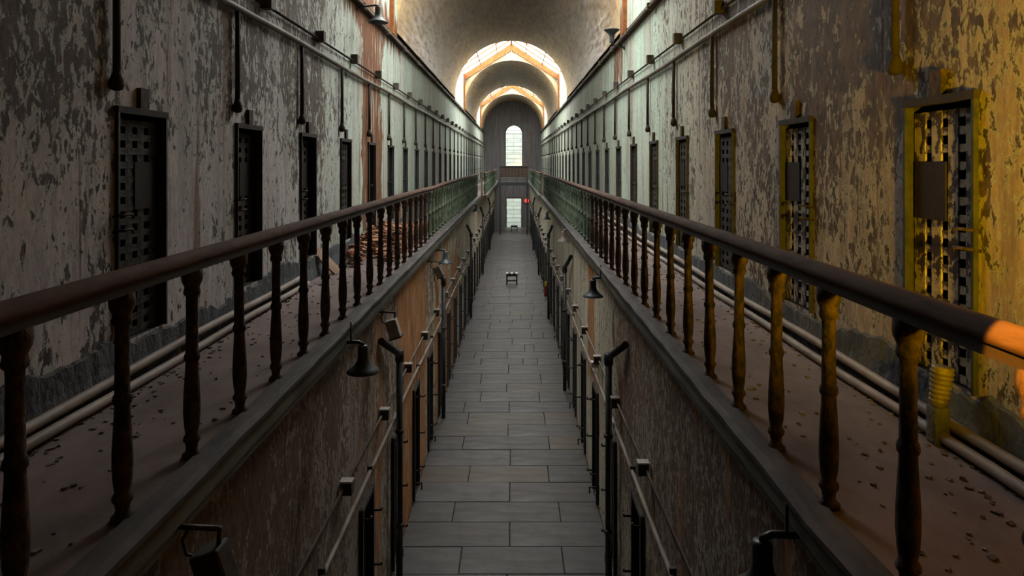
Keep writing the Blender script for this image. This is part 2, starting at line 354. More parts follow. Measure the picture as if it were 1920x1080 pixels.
# walls with cell openings
def wall_with_openings(name, x, sgn, z0, z1, opens, oz0, oz1, depth, mat, label, gaps=None, ztop=None):
    """sgn: +1 if the room lies on +x of the wall.  opens = list of (ya, yb)."""
    mb = MB(); y = Y0; mi = {}
    def face(ya, yb, za, zb, xx=x): mb.quad((xx,ya,za),(xx,yb,za),(xx,yb,zb),(xx,ya,zb))
    for (a, b) in opens:
        face(y, a, z0, z1)
        if oz0 > z0: face(a, b, z0, oz0)
        face(a, b, oz1, z1)
        xb = x - sgn*depth; k0 = len(mb.f)
        mb.quad((x,a,oz0),(xb,a,oz0),(xb,a,oz1),(x,a,oz1)); mb.quad((x,b,oz0),(xb,b,oz0),(xb,b,oz1),(x,b,oz1))
        mb.quad((x,a,oz1),(xb,a,oz1),(xb,b,oz1),(x,b,oz1)); mb.quad((x,a,oz0),(xb,a,oz0),(xb,b,oz0),(x,b,oz0))
        for q in range(k0, len(mb.f)): mi[q] = 1
        y = b
    face(y, YE, z0, z1)
    xb = x - sgn*(depth+0.25)
    for (ga, gb) in (gaps or []): mb.quad((x,ga,z1),(x,gb,z1),(x,gb,ztop),(x,ga,ztop))
    mb.mi = mi; o = mb.obj(name, [mat, M['reveal']]); tag(o, label, kind='structure'); return o
nL, nR = 29, 30
opL = [(4.97+STEP*k, 4.97+STEP*k+DW) for k in range(0, 28)]
opR = [(3.90+STEP*k, 3.90+STEP*k+DW) for k in range(0, 29)]
lwL = [(8.20+STEP*k, 8.20+STEP*k+0.62) for k in range(0, 26)]
lwR = [(8.05+STEP*k, 8.05+STEP*k+0.62) for k in range(0, 26)]
wl = wall_with_openings('wall_left', WL, 1, GZ-0.3, SPR+0.05, opL, DZ0, DZ1, 0.3, M['wall_l'], 'flaking mint and brown plaster wall along the left gallery', GAPS, EAVE)
wr = wall_with_openings('wall_right', WR, -1, GZ-0.3, SPR+0.05, opR, DZ0, DZ1, 0.3, M['wall_r'], 'flaking plaster wall along the right gallery, yellow-lit at its near end', GAPS, EAVE)
ll = wall_with_openings('wall_lower_left', LL, 1, -0.05, GZ-0.18, lwL, 0.02, Z(-4.2), 0.3, M['low_l'], 'stained ground-floor wall below the left gallery', None)
lr = wall_with_openings('wall_lower_right', LR, -1, -0.05, GZ-0.18, lwR, 0.02, Z(-4.2), 0.3, M['low_r'], 'stained ground-floor wall below the right gallery', None)
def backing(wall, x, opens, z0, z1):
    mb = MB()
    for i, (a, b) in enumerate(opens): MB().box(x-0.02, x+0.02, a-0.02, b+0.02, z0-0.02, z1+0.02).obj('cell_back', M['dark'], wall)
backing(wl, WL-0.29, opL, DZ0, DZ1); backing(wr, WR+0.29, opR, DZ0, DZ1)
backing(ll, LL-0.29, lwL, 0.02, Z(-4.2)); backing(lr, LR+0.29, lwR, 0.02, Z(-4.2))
MB().box(-4.5, 4.5, Y0-0.3, Y0, -0.3, Z(7.5)).obj('wall_back', M['end'])
tag(bpy.data.objects['wall_back'], 'plain plaster wall closing the near end of the block', kind='structure')
# end wall with arched window and doorway (outline strips)
def end_wall():
    mb = MB(); y0, y1 = YE, YE+0.45
    wx, wr_, wz0, wzs = 0.03, 0.86, Z(-0.25), Z(2.86)      # window: centre, half width, sill, springing
    dx, dr, dz1 = 0.03, 0.80, Z(-3.32)
    xl, xr, top = WL-0.4, WR+0.4, Z(7.4)
    for (a, b, c, d) in ((xl, wx-wr_, -0.05, top), (wx+wr_, xr, -0.05, top)):
        mb.box(a, b, y0, y1, c, d)
    mb.box(wx-wr_, dx-dr, y0, y1, -0.05, dz1); mb.box(dx+dr, wx+wr_, y0, y1, -0.05, dz1)
    mb.box(wx-wr_, wx+wr_, y0, y1, dz1, wz0)
    K = 20
    for k in range(K):
        a0, a1 = PI*k/K, PI*(k+1)/K
        p0 = (wx+wr_*math.cos(a0), wzs+wr_*math.sin(a0)); p1 = (wx+wr_*math.cos(a1), wzs+wr_*math.sin(a1))
        for yy in (y0, y1): mb.quad((p0[0],yy,p0[1]),(p0[0],yy,top),(p1[0],yy,top),(p1[0],yy,p1[1]))
        mb.quad((p0[0],y0,p0[1]),(p1[0],y0,p1[1]),(p1[0],y1,p1[1]),(p0[0],y1,p0[1]))
    o = mb.obj('wall_end', M['end']); tag(o, 'grey plaster end wall with an arched window over a doorway', kind='structure')
    # arched surround
    def arch(rin, rout, ya, yb, name, mat, parent, zb):
        m2 = MB()
        path = [(1, zb)] + [None]
        pts_i = [(wx+rin, zb)]+[(wx+rin*math.cos(PI*k/K), wzs+rin*math.sin(PI*k/K)) for k in range(K+1)]+[(wx-rin, zb)]
        pts_o = [(wx+rout, zb)]+[(wx+rout*math.cos(PI*k/K), wzs+rout*math.sin(PI*k/K)) for k in range(K+1)]+[(wx-rout, zb)]
        for k in range(len(pts_i)-1):
            a, b, c, d = pts_i[k], pts_i[k+1], pts_o[k+1], pts_o[k]
            for yy in (ya, yb): m2.quad(*[(q[0],yy,q[1]) for q in (a,b,c,d)])
            m2.quad((a[0],ya,a[1]),(b[0],ya,b[1]),(b[0],yb,b[1]),(a[0],yb,a[1]))
            m2.quad((d[0],ya,d[1]),(c[0],ya,c[1]),(c[0],yb,c[1]),(d[0],yb,d[1]))
        return m2.obj(name, mat, parent)
    tr = arch(1.10, 1.26, YE-0.10, YE+0.02, 'trim_1', M['end'], None, Z(-0.25)); tag(tr, 'raised plaster arch around the tall end window', kind='structure')
    t3 = MB().box(WL-0.1, wx-1.26, YE-0.06, YE+0.02, wzs-0.06, wzs+0.08).obj('trim_2', M['end']); tag(t3, 'plaster string course left of the end window', kind='structure')
    t4 = MB().box(wx+1.26, WR+0.1, YE-0.06, YE+0.02, wzs-0.06, wzs+0.08).obj('trim_3', M['end']); tag(t4, 'plaster string course right of the end window', kind='structure')
    win = empty('window_1', (0,0,0), 'tall arched window in the end wall', kind='structure')
    arch(0.78, 0.86, YE+0.12, YE+0.2, 'window_frame', M['pipe_black'], win, Z(-0.25))
    # panes: rows of glass with thin bars
    zz = [wz0+0.02+0.62*k for k in range(6)]
    for k in range(5):
        MB().box(wx-0.78, wx+0.78, YE+0.15, YE+0.158, zz[k]+0.012, zz[k+1]-0.012).obj('pane', M['glass'], win)
    top_p = MB(); pts = [(wx+0.78*math.cos(PI*k/K), zz[5]+0.012+0.80*math.sin(PI*k/K)) for k in range(K+1)]
    top_p.v = [(q[0],YE+0.154,q[1]) for q in pts]; top_p.f = [tuple(range(K+1))]; top_p.sm = [False]; top_p.obj('pane', M['glass'], win)
    for k in range(1, 6): MB().box(wx-0.78, wx+0.78, YE+0.14, YE+0.17, zz[k]-0.012, zz[k]+0.012).obj('glazing_bar', M['end'], win)
    MB().box(wx-1.0, wx+1.0, YE-0.12, YE+0.1, wz0-0.07, wz0).obj('window_sill', M['end'], win)
    d = empty('door_1', (0,0,0), 'tall bright exit doorway at the far end of the ground floor', kind='structure')
    MB().box(dx-dr, dx-dr+0.10, YE+0.05, YE+0.25, 0, dz1).obj('door_frame', M['iron'], d)
    MB().box(dx+dr-0.10, dx+dr, YE+0.05, YE+0.25, 0, dz1).obj('door_frame', M['iron'], d)
    MB().box(dx-dr, dx+dr, YE+0.05, YE+0.25, dz1-0.1, dz1).obj('door_frame', M['iron'], d)
    MB().box(dx-dr+0.10, dx+dr-0.10, YE+0.14, YE+0.15, 0.02, dz1-0.1).obj('pane', M['glass'], d)
    for zz_ in (0.9, 1.75): MB().box(dx-dr+0.10, dx+dr-0.10, YE+0.13, YE+0.16, zz_-0.015, zz_+0.015).obj('glazing_bar', M['end'], d)
end_wall()
ext = MB().box(-9, 9, YE+6, YE+6.4, -0.3, 11.5).obj('exterior_wall', M['outside']); tag(ext, 'pale coursed stone wall outside beyond the end window', kind='structure')
gnd = MB().box(-9, 9, YE+0.45, YE+6, -0.3, -0.02).obj('exterior_ground', M['outside']); tag(gnd, 'pale paving outside the exit doorway', kind='structure')

# vaults
def vault(ya, yb, label):
    mb = MB(); K = 36; ro = RV+0.22
    ny = max(2, int((yb-ya)/2))
    ins = [(CX+RV, CORN+0.05)]+[(CX+RV*math.cos(PI*k/K), SPR+RV*math.sin(PI*k/K)) for k in range(K+1)]+[(CX-RV, CORN+0.05)]
    outs = [(CX+ro, CORN+0.05)]+[(CX+ro*math.cos(PI*k/K), SPR+ro*math.sin(PI*k/K)) for k in range(K+1)]+[(CX-ro, CORN+0.05)]
    n = len(ins)
    for ring, smooth in ((ins, True), (outs, True)):
        b0 = len(mb.v)
        for y in (ya, yb): mb.v += [(p[0], y, p[1]) for p in ring]
        for j in range(n-1): mb.f.append((b0+j, b0+j+1, b0+n+j+1, b0+n+j)); mb.sm.append(smooth)
    for y in (ya, yb):
        for j in range(n-1): mb.quad((ins[j][0],y,ins[j][1]),(ins[j+1][0],y,ins[j+1][1]),(outs[j+1][0],y,outs[j+1][1]),(outs[j][0],y,outs[j][1]))
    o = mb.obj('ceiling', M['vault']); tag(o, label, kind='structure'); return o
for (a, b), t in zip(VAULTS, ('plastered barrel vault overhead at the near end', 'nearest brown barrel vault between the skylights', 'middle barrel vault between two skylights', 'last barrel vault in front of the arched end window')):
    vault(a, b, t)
# skylights: gable walls, rafters, purlins, panes
for gi, (a, b) in enumerate(GAPS):
    s = empty('window_%d' % (gi+2), (0, a, 0), ['gabled skylight over the near end of the galleries', 'gabled skylight with orange rafters between the vaults', 'farthest skylight between the last two vaults'][gi], kind='structure')
    def RZ(x): return EAVE + (RIDGE-EAVE)*(1-abs(x-CX)/2.775)
    for yy, th in ((0.0, 0.12), (b-a-0.0, 0.12)):
        # gable wall above the vault opening, built of vertical boards
        y0, y1 = (yy-th, yy-0.001) if yy == 0 else (yy+0.001, yy+th)
        nb = 20; wd = (WR-WL)/nb
        for k in range(nb):
            x0 = WL+k*wd; x1 = x0+wd
            zin = lambda x: SPR + math.sqrt(max(0, (RV+0.20)**2-(x-CX)**2))
            mb = MB(); g = 0.0015
            pts = [(x0+g, zin(x0+g)), (x1-g, zin(x1-g)), (x1-g, max(RZ(x1-g), zin(x1-g)+0.02)), (x0+g, max(RZ(x0+g), zin(x0+g)+0.02))]
            n0 = 0
            for y in (y0, y1): mb.v += [(p[0], y, p[1]) for p in pts]
            mb.f += [(0,1,2,3),(7,6,5,4)]+[(q,(q+1)%4,4+(q+1)%4,4+q) for q in range(4)]; mb.sm += [False]*6
            mb.obj('gable_board', M['cream'], s)
    L = b-a
    for sx in (-1, 1):
        for k, yy in enumerate([0.06, L*0.25, L*0.5, L*0.75, L-0.06]):
            mb = MB(); c0 = (CX, yy, RIDGE); c1 = (CX+sx*2.775, yy, EAVE); hh = 0.22 if k in (0,4) else 0.05; ww = 0.05 if k in (0,4) else 0.025
            pts = [(c0[0],c0[2]),(c1[0],c1[2]),(c1[0],c1[2]-hh*1.6),(c0[0],c0[2]-hh*1.9)]
            for y in (yy-ww, yy+ww): mb.v += [(p[0], y, p[1]) for p in pts]
            mb.f += [(0,1,2,3),(7,6,5,4)]+[(q,(q+1)%4,4+(q+1)%4,4+q) for q in range(4)]; mb.sm += [False]*6
            mb.obj('rafter', M['orange'], s)
        for fr in (0.30, 0.65):
            x = CX+sx*2.775*fr
            MB().box(x-0.03, x+0.03, 0.0, L, RZ(x)-0.06, RZ(x)-0.005).obj('purlin', M['cream'], s)
        ys = [0.0, L*0.25, L*0.5, L*0.75, L]
        for k in range(4):
            mb = MB(); x1 = CX+sx*2.80
            mb.v = [(CX, ys[k]+0.01, RIDGE+0.02), (x1, ys[k]+0.01, EAVE+0.0), (x1, ys[k+1]-0.01, EAVE+0.0), (CX, ys[k+1]-0.01, RIDGE+0.02)]
            mb.f = [(0,1,2,3)]; mb.sm = [False]; mb.obj('pane', M['glass'], s)
    MB().box(CX-0.05, CX+0.05, 0, L, RIDGE-0.12, RIDGE+0.04).obj('ridge_board', M['orange'], s)
    for xx, sg in ((WL, 1), (WR, -1)):
        for yy in ((L-1.05,) if gi == 0 else (L-0.5,)):
            MB().box(min(xx, xx+sg*0.09), max(xx, xx+sg*0.09), yy, yy+0.16, CORN+0.1, EAVE).obj('timber_post', M['orange'], s)
            MB().box(min(xx, xx+sg*0.05), max(xx, xx+sg*0.05), yy+0.17, yy+0.25, CORN+0.1, EAVE).obj('gutter_pipe', M['iron'], s)

# gallery floors and ledges
def gallery(side):
    sg = -1 if side == 'left' else 1
    wx = WL if side == 'left' else WR
    e1 = EL if side == 'left' else ER
    e2 = -1.38 if side == 'left' else 1.30
    mb = MB(); a, b = sorted((wx, e1-sg*0.0+sg*0.06)); mb.box(a, b, Y0, 34.4, GZ-0.18, GZ)
    a, b = sorted((wx, e2+sg*0.06)); mb.box(a, b, 34.6, YE, GZ-0.18, GZ)
    o = mb.obj('floor_gallery_'+side, M['gfloor']); tag(o, 'dusty narrow gallery floor along the %s cells' % side, kind='structure')
    k = 1 if side == 'left' else 2
    for nm, e, ya, yb, what in ((3+k*2-1, e1, Y0, 34.4, 'near'), (3+k*2, e2, 34.6, YE-6.9, 'far')):
        ys = [ya+(yb-ya)*i/110 for i in range(111)]
        t = empty('trim_%d' % nm, (0,0,0), 'grey-green ledge edging the %s stretch of the %s gallery' % (what, side), kind='structure')
        pf = [(e+sg*0.06, GZ-0.02), (e+sg*0.0, GZ-0.02), (e+sg*0.0, GZ-0.15), (e+sg*0.025, GZ-0.15), (e+sg*0.025, GZ-0.22), (e+sg*0.06, GZ-0.22)]
        MB().prof(pf, ya, yb, ys, 0.005, nm).obj('fascia', M['ledge'], t)
        pf = [(e+sg*0.13, GZ), (e+sg*0.125, GZ+0.018), (e+sg*0.02, GZ+0.022), (e-sg*0.03, GZ+0.008), (e-sg*0.03, GZ-0.02), (e+sg*0.02, GZ-0.022), (e+sg*0.13, GZ-0.02)]
        MB().prof(pf, ya, yb, ys, 0.009, nm+9).obj('ledge_board', M['ledge_top'], t)
    # skirting of crumbled slate-coloured plaster
    mb = MB(); rr = random.Random(5 if side == 'left' else 6); y = 1.0; cols = []
    ops = opL if side == 'left' else opR
    while y < YE:
        door = any(a-0.05 < y < b+0.05 for a, b in ops)
        h = rr.uniform(0.26, 0.30) if door else 0.31 + rr.uniform(-0.025, 0.025) + 0.05*math.sin(y*1.7) + 0.03*math.sin(y*5.3)
        cols.append((y, h, rr.uniform(0.02, 0.032))); y += rr.uniform(0.05, 0.09) if y < 22 else rr.uniform(0.2, 0.5)
    for (ya, ha, da), (yb, hb, db) in zip(cols, cols[1:]):
        A = [(wx-sg*(da+0.035), ya, GZ), (wx-sg*da, ya, GZ+ha*0.55), (wx-sg*da*0.9, ya, GZ+ha), (wx+sg*0.01, ya, GZ+ha+0.02)]
        B = [(wx-sg*(db+0.035), yb, GZ), (wx-sg*db, yb, GZ+hb*0.55), (wx-sg*db*0.9, yb, GZ+hb), (wx+sg*0.01, yb, GZ+hb+0.02)]
        for j in range(3): mb.quad(A[j], B[j], B[j+1], A[j+1]); mb.sm[-1] = True
    o = mb.obj('baseboard_'+side, M['base']); tag(o, 'crumbling slate-grey plaster skirting along the %s gallery' % side, kind='structure')
gallery('left'); gallery('right')
# cornice bands at the springing
for nm, wx, sg, nme in ((8, WL, 1, 'left'), (9, WR, -1, 'right')):
    ys = [Y0+(YE-Y0)*i/40 for i in range(41)]
    pf = [(wx, CORN-0.02), (wx+sg*0.10, CORN), (wx+sg*0.10, CORN+0.05), (wx+sg*0.04, CORN+0.09), (wx+sg*0.04, CORN+0.16), (wx, CORN+0.17)]
    o = MB().prof(pf, Y0, YE, ys).obj('trim_%d' % nm, M['rust']); tag(o, 'rust-brown cornice running under the vaults on the %s wall' % nme, kind='structure')

# ================================================================== THINGS
# --- railings
def baluster_mesh(mat):
    H = 1.055
    pr = [(0.052,0),(0.052,0.018),(0.036,0.03),(0.030,0.05),(0.034,0.078),(0.045,0.092),(0.047,0.104),(0.042,0.117),(0.034,0.13),
          (0.041,0.18),(0.046,0.25),(0.045,0.32),(0.040,0.42),(0.035,0.50),(0.034,0.535),(0.041,0.545),(0.043,0.56),(0.040,0.575),(0.034,0.585),
          (0.032,0.70),(0.031,0.87),(0.032,0.90),(0.042,0.91),(0.046,0.925),(0.042,0.94),(0.040,0.955),(0.054,0.985),(0.058,1.01),(0.056,H)]
    return MB().lathe(pr, 14).mesh('baluster', mat)
bal_rust, bal_green = baluster_mesh(M['rust']), baluster_mesh(M['green'])
def railing(x, ya, yb, label, y_first, step, green_from, sag=None, lead=0.0):
    r = empty('gallery_railing', (x, ya, GZ), label, 'railing', 'iron gallery railings')
    top = 1.05
    ys = [ya+(yb-ya)*i/48 for i in range(49)]
    def zoff(y): return sag(y) if sag else 0.0
    sec = [(0.056*math.cos(PI*k/8), 0.045+0.068*math.sin(PI*k/8)) for k in range(9)]
    bar = [(-0.045,0.0),(0.045,0.0),(0.045,0.046),(-0.045,0.046)]
    for nm, pf, mat in (('handrail', sec, M['rail']), ('rail_bar', bar, M['rail_low'])):
        mb = MB(); k = len(pf)
        for y in ys: mb.v += [(px, y-ya, top+pz+zoff(y)) for px, pz in pf]
        for i in range(len(ys)-1):
            for j in range(k):
                j2 = (j+1) % k
                mb.f.append((i*k+j, i*k+j2, (i+1)*k+j2, (i+1)*k+j)); mb.sm.append(nm == 'handrail' and j < k-1)
        mb.f.append(tuple(reversed(range(k)))); mb.sm.append(False); mb.f.append(tuple((len(ys)-1)*k+j for j in range(k))); mb.sm.append(False)
        mb.obj(nm, mat, r)
    y = y_first
    rb = random.Random(int(abs(x)*100))
    while y < yb-0.05:
        if y > ya:
            part('baluster', bal_green if y > green_from+rb.uniform(-1.5,1.5) else bal_rust, r, (0, y-ya, 0.0), (rb.uniform(-0.008,0.008), rb.uniform(-0.008,0.008), rb.uniform(0,6)))
        y += step
    return r
sagL = lambda y: -0.022*math.exp(-((y-15.2)/1.6)**2) - 0.0015*max(0, y-20)
BS = 0.679
yl = 1280*1.81/733; yrr = 1280*1.515/492
railing(BL, -2.0, 34.2, 'long rusty railing along the near left gallery edge', yl-7*BS, BS, 14.5, sagL)
railing(BR, -2.0, 34.2, 'long railing along the near right gallery, its near end lit orange', yrr-9*0.66, 0.66, 14.0)
railing(-1.50, 35.0, 58.8, 'short pale railing stretch far off on the left, stepped inward', 35.2, 0.68, 0)
railing(1.42, 35.0, 58.8, 'short pale railing stretch far off on the right, stepped inward', 35.2, 0.68, 0)
# posts where the railings step
for x, t in ((-1.62, 'left'), (1.47, 'right')):
    e = empty('railing_post', (x, 34.75, GZ), 'pale square post at the break in the %s railing' % t, 'post', 'posts at the railing breaks')
    MB().box(-0.05, 0.05, -0.05, 0.05, 0, 1.18).obj('shaft', M['cream'], e, bevel=0.008)
    MB().box(-0.07, 0.07, -0.07, 0.07, 1.18, 1.24).obj('cap', M['cream'], e, bevel=0.01)

# --- footbridge at the far end
fb = empty('footbridge', (0, 60.0, GZ), 'dark plank footbridge crossing the corridor under the end window', 'bridge')
MB().box(-1.30, 1.24, -0.9, 0.9, -0.19, -0.005).obj('deck', M['iron'], fb)
MB().box(-1.30, 1.24, -0.94, -0.90, -0.30, 0.02).obj('deck_beam', M['pipe_black'], fb)
for k in range(8):
    x0 = -1.18+k*0.3; MB().box(x0+0.006, x0+0.294, -0.93, -0.90, 0.45, 1.34).obj('parapet_board', M['rust'], fb)
MB().box(-1.30, 1.34, -0.97, -0.86, 1.34, 1.42).obj('parapet_rail', M['pipe_black'], fb)
for x in (-1.16, 1.18): MB().box(x-0.06, x+0.06, -0.90, -0.78, -GZ, 1.34).obj('post', M['pipe_black'], fb)
MB().box(-0.02, 0.02, -0.85, -0.81, -1.0, -0.3).obj('hanger', M['iron'], fb)

# --- gates
CW, CH = [0.10,0.062,0.083,0.062,0.083,0.062,0.10], []
def lattice_dims(Wd, Ht, rows_):
    ws = [0.10,0.062,0.083,0.062,0.083,0.062,0.10]; s = Wd/sum(ws); ws = [q*s for q in ws]
    hs = []
    for k in range(rows_): hs += [0.050, 0.056]
    hs += [0.050]; s = Ht/sum(hs); hs = [q*s for q in hs]
    return ws, hs
def lattice_mesh(Wd, Ht, rows_, mat, th=0.02):
    """iron lattice in the YZ plane, y from 0 to Wd, z from 0 to Ht; one connected plate"""
    ws, hs = lattice_dims(Wd, Ht, rows_)
    ys = [0]; zs = [0]
    for q in ws: ys.append(ys[-1]+q)
    for q in hs: zs.append(zs[-1]+q)
    nY, nZ = len(ws), len(hs)
    hole = lambda i, j: 0 <= i < nY and 0 <= j < nZ and (i % 2 == 1) and (j % 2 == 1)
    mb = MB(); idx = {}
    for s_, x in ((0, -th/2), (1, th/2)):
        for i in range(nY+1):
            for j in range(nZ+1): idx[(s_,i,j)] = len(mb.v); mb.v.append((x, ys[i], zs[j]))
    for i in range(nY):
        for j in range(nZ):
            if hole(i, j):
                for (a, b) in (((i,j),(i+1,j)),((i+1,j),(i+1,j+1)),((i+1,j+1),(i,j+1)),((i,j+1),(i,j))):
                    mb.f.append((idx[(0,)+a], idx[(0,)+b], idx[(1,)+b], idx[(1,)+a])); mb.sm.append(False)
            else:
                for s_ in (0,1): mb.f.append(tuple(idx[(s_,)+q] for q in ((i,j),(i+1,j),(i+1,j+1),(i,j+1)))); mb.sm.append(False)
    for i in range(nY):
        for j in (0, nZ): mb.f.append((idx[(0,i,j)], idx[(0,i+1,j)], idx[(1,i+1,j)], idx[(1,i,j)])); mb.sm.append(False)
    for j in range(nZ):
        for i in (0, nY): mb.f.append((idx[(0,i,j)], idx[(0,i,j+1)], idx[(1,i,j+1)], idx[(1,i,j)])); mb.sm.append(False)
    return mb.mesh('lattice', mat)
GWd, GHt = DW-0.05, DZ1-DZ0-0.07
lat_up = lattice_mesh(GWd, GHt, 15, M['lattice']); lat_low = lattice_mesh(0.57, 1.92, 16, M['lattice'])
ws, hs = lattice_dims(GWd, GHt, 15)
hatch_me = MB().box(-0.017, 0.017, ws[0]+ws[1]*0+sum(ws[:2])*0.98, GWd-0.02, GHt-sum(hs[:13]), GHt-sum(hs[:6])).mesh('hatch_panel', M['redplate'])
def latch_mesh():
    mb = MB(); mb.tube([(0,0,0),(0.05,0,0.01),(0.075,0.02,0.012),(0.075,0.12,0.012),(0.072,0.14,-0.02)], 0.011, 6); return mb.mesh('latch', M['rust'])
latch_me = latch_mesh()
bracket_me = MB().box(0, 0.035, -0.06, 0.06, 0.0, 0.17).mesh('lintel_block', M['rust'])
lintel_me = MB().box(-0.02, 0.036, -0.02, DW+0.02, 0.0, 0.05).mesh('lintel_strip', M['drop'])
frame_me = MB().box(-0.03, 0.030, -0.010, 0.012, 0, DZ1-DZ0).mesh('jamb_strip', M['pipe_black'])
vstrap_d = [MB().box(-0.009, 0.004, 0, ws[2*k], 0, GHt).mesh('vertical_strap', M['lattice']) for k in range(4)]
hstrap_d = MB().box(-0.004, 0.009, 0, GWd, 0, hs[0]).mesh('horizontal_strap', M['lattice'])
vstrap = [MB().box(-0.009, 0.004, 0, ws[2*k], 0, GHt).mesh('vertical_strap', M['lattice_lit']) for k in range(4)]
hstrap = MB().box(-0.004, 0.009, 0, GWd, 0, hs[0]).mesh('horizontal_strap', M['lattice_lit'])
for side, ops, wx, sg in (('left', opL, WL, 1), ('right', opR, WR, -1)):
    vis = 0
    for i, (a, b) in enumerate(ops):
        first = 4.9 if side == 'left' else 3.8
        if a < first: continue
        if vis == 0:
            lab = 'dark lattice cell gate nearest the viewer on the left gallery wall' if side == 'left' else 'yellow-lit flaking lattice cell gate nearest the viewer on the right gallery wall'
        else:
            lab = 'dark iron lattice cell gate, %s from the near end of the %s gallery wall' % (ORD[vis], side)
        g = empty('cell_gate', (wx, a, DZ0), lab, 'gate', 'upper cell gates on the %s gallery' % side)
        inx = -sg*0.035 if side == 'right' or i % 2 else -sg*0.09
        if side == 'left': inx = -sg*(0.10 if i % 3 else 0.05)
        if a < 4.9+STEP and (side == 'right' or vis == 0):
            y = 0.025
            for k in range(4):
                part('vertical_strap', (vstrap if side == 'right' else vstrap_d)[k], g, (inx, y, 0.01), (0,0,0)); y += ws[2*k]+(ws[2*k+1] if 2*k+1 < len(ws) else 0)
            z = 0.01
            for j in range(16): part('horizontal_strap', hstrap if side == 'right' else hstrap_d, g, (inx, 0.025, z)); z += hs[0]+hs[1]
        else:
            part('lattice', lat_up, g, (inx, 0.025, 0.01))
        part('hatch_panel', hatch_me, g, (inx, 0.025, 0.01)) if vis < 8 else None
        for zz in ((0.83, 0.94) if vis < 3 else (0.88,)):
            lt = part('latch', latch_me, g, (0.0, 0.0, zz)); lt.scale = (sg, 1, 1); lt.location = (0, -0.03, zz)
        bk = part('lintel_block', bracket_me, g, (0, DW/2, DZ1-DZ0+0.02)); bk.scale = (sg, 1, 1)
        ls = part('lintel_strip', lintel_me, g, (0, 0, DZ1-DZ0-0.02)); ls.scale = (sg, 1, 1)
        for yy in (0.0, DW): part('jamb_strip', frame_me, g, (0, yy, 0)).scale = (sg, 1, 1)
        vis += 1
# ground-floor gates
lowjamb = MB().box(-0.05, 0.05, -0.022, 0.022, 0, 2.02).mesh('jamb_bar', M['pipe_black'])
pintle = MB().tube([(0,0,0),(0.09,0,0),(0.095,0,0.04)], 0.016, 6).mesh('pintle', M['iron'])
hasp = MB().tube([(0,0,0),(0.13,0,0.0),(0.13,0.06,0),(0.13,0.06,-0.14)], 0.014, 6).mesh('hasp', M['iron'])
lowlint = MB().box(-0.03, 0.045, -0.03, 0.65, 0, 0.06).mesh('lintel_strip', M['iron'])
for side, ops, wx, sg in (('left', lwL, LL, 1), ('right', lwR, LR, -1)):
    vis = 0
    for i, (a, b) in enumerate(ops):
        if a < 7.5: continue
        lab = 'dark ground-floor cell gate, %s from the near end below the %s gallery' % (ORD[vis], side)
        g = empty('cell_gate', (wx, a, 0.02), lab, 'gate', 'ground-floor cell gates on the %s' % side)
        part('lattice', lat_low, g, (-sg*0.06, 0.025, 0.03))
        for yy in (0.0, 0.62):
            part('jamb_bar', lowjamb, g, (0, yy, 0)).scale = (sg, 1, 1)
        for zz in (0.35, 1.0, 1.7):
            part('pintle', pintle, g, (sg*0.05, 0.62, zz)).scale = (sg, 1, 1)
            if zz != 1.0: part('pintle', pintle, g, (sg*0.05, 0.0, zz+0.2)).scale = (sg, 1, 1)
        part('hasp', hasp, g, (sg*0.03, 0.0, 0.32)).scale = (sg, 1, 1)
        part('lintel_strip', lowlint, g, (0, 0, Z(-4.2)-0.04)).scale = (sg, 1, 1)
        vis += 1

# --- wall pipe runs on the gallery walls
for side, ops, wx, sg, zA, zB in (('left', opL, WL, 1, Z(1.60), Z(1.82)), ('right', opR, WR, -1, Z(1.68), Z(1.93))):
    t = empty('wall_pipe', (wx, 0, zA), 'painted pipe with drop pipes running high along the %s gallery wall' % side, 'pipe', 'gallery wall pipes')
    MB().tube([(sg*0.055, y, 0.012*math.sin(y*0.9)) for y in [Y0+ (YE-Y0)*i/60 for i in range(61)]], 0.036, 8).obj('main_pipe', M['pipe_wall'], t)
    dm = MB().tube([(sg*0.045,0,0),(sg*0.045,0,-0.95)], 0.027, 7); dm = dm.mesh('drop_pipe', M['drop'])
    cap = MB().lathe([(0.026,0.12),(0.035,0.09),(0.05,0.05),(0.053,0.02),(0.04,-0.01),(0.015,-0.02)], 10).mesh('pipe_end', M['drop'])
    for (a, b) in ops:
        y = a-0.06 if side == 'left' else b+0.08
        d = part('drop_pipe', dm, t, (0, y, 0)); part('pipe_end', cap, d, (sg*0.045, 0, -1.06))
    t = empty('conduit', (wx, 0, zB), 'thin conduit with dark junction boxes above the pipe on the %s gallery wall' % side, 'conduit', 'gallery wall conduits')
    MB().tube([(sg*0.045, Y0, 0), (sg*0.045, YE, 0)], 0.018, 7).obj('tube', M['drop'], t)
    jb = MB().box(-0.06, 0.06, -0.055, 0.055, -0.05, 0.11).mesh('junction_box', M['box'])
    for k in range(-2, 27):
        y = 10.0+STEP*k if side == 'left' else 10.75+STEP*k
        if Y0 < y < YE: part('junction_box', jb, t, (sg*0.075, y, 0))
    t = empty('cornice_conduit', (wx, 0, CORN), 'pale conduit running along the cornice of the %s wall' % side, 'conduit', 'cornice conduits')
    MB().tube([(sg*0.13, Y0, -0.015), (sg*0.13, YE, -0.015)], 0.022, 7).obj('tube', M['pipe_wall'], t)
    clip = MB().box(-0.05, 0.03, -0.04, 0.04, -0.07, 0.05).mesh('clip', M['box'])
    for k in range(26): part('clip', clip, t, (sg*0.12, 5.5+2.4*k, 0))
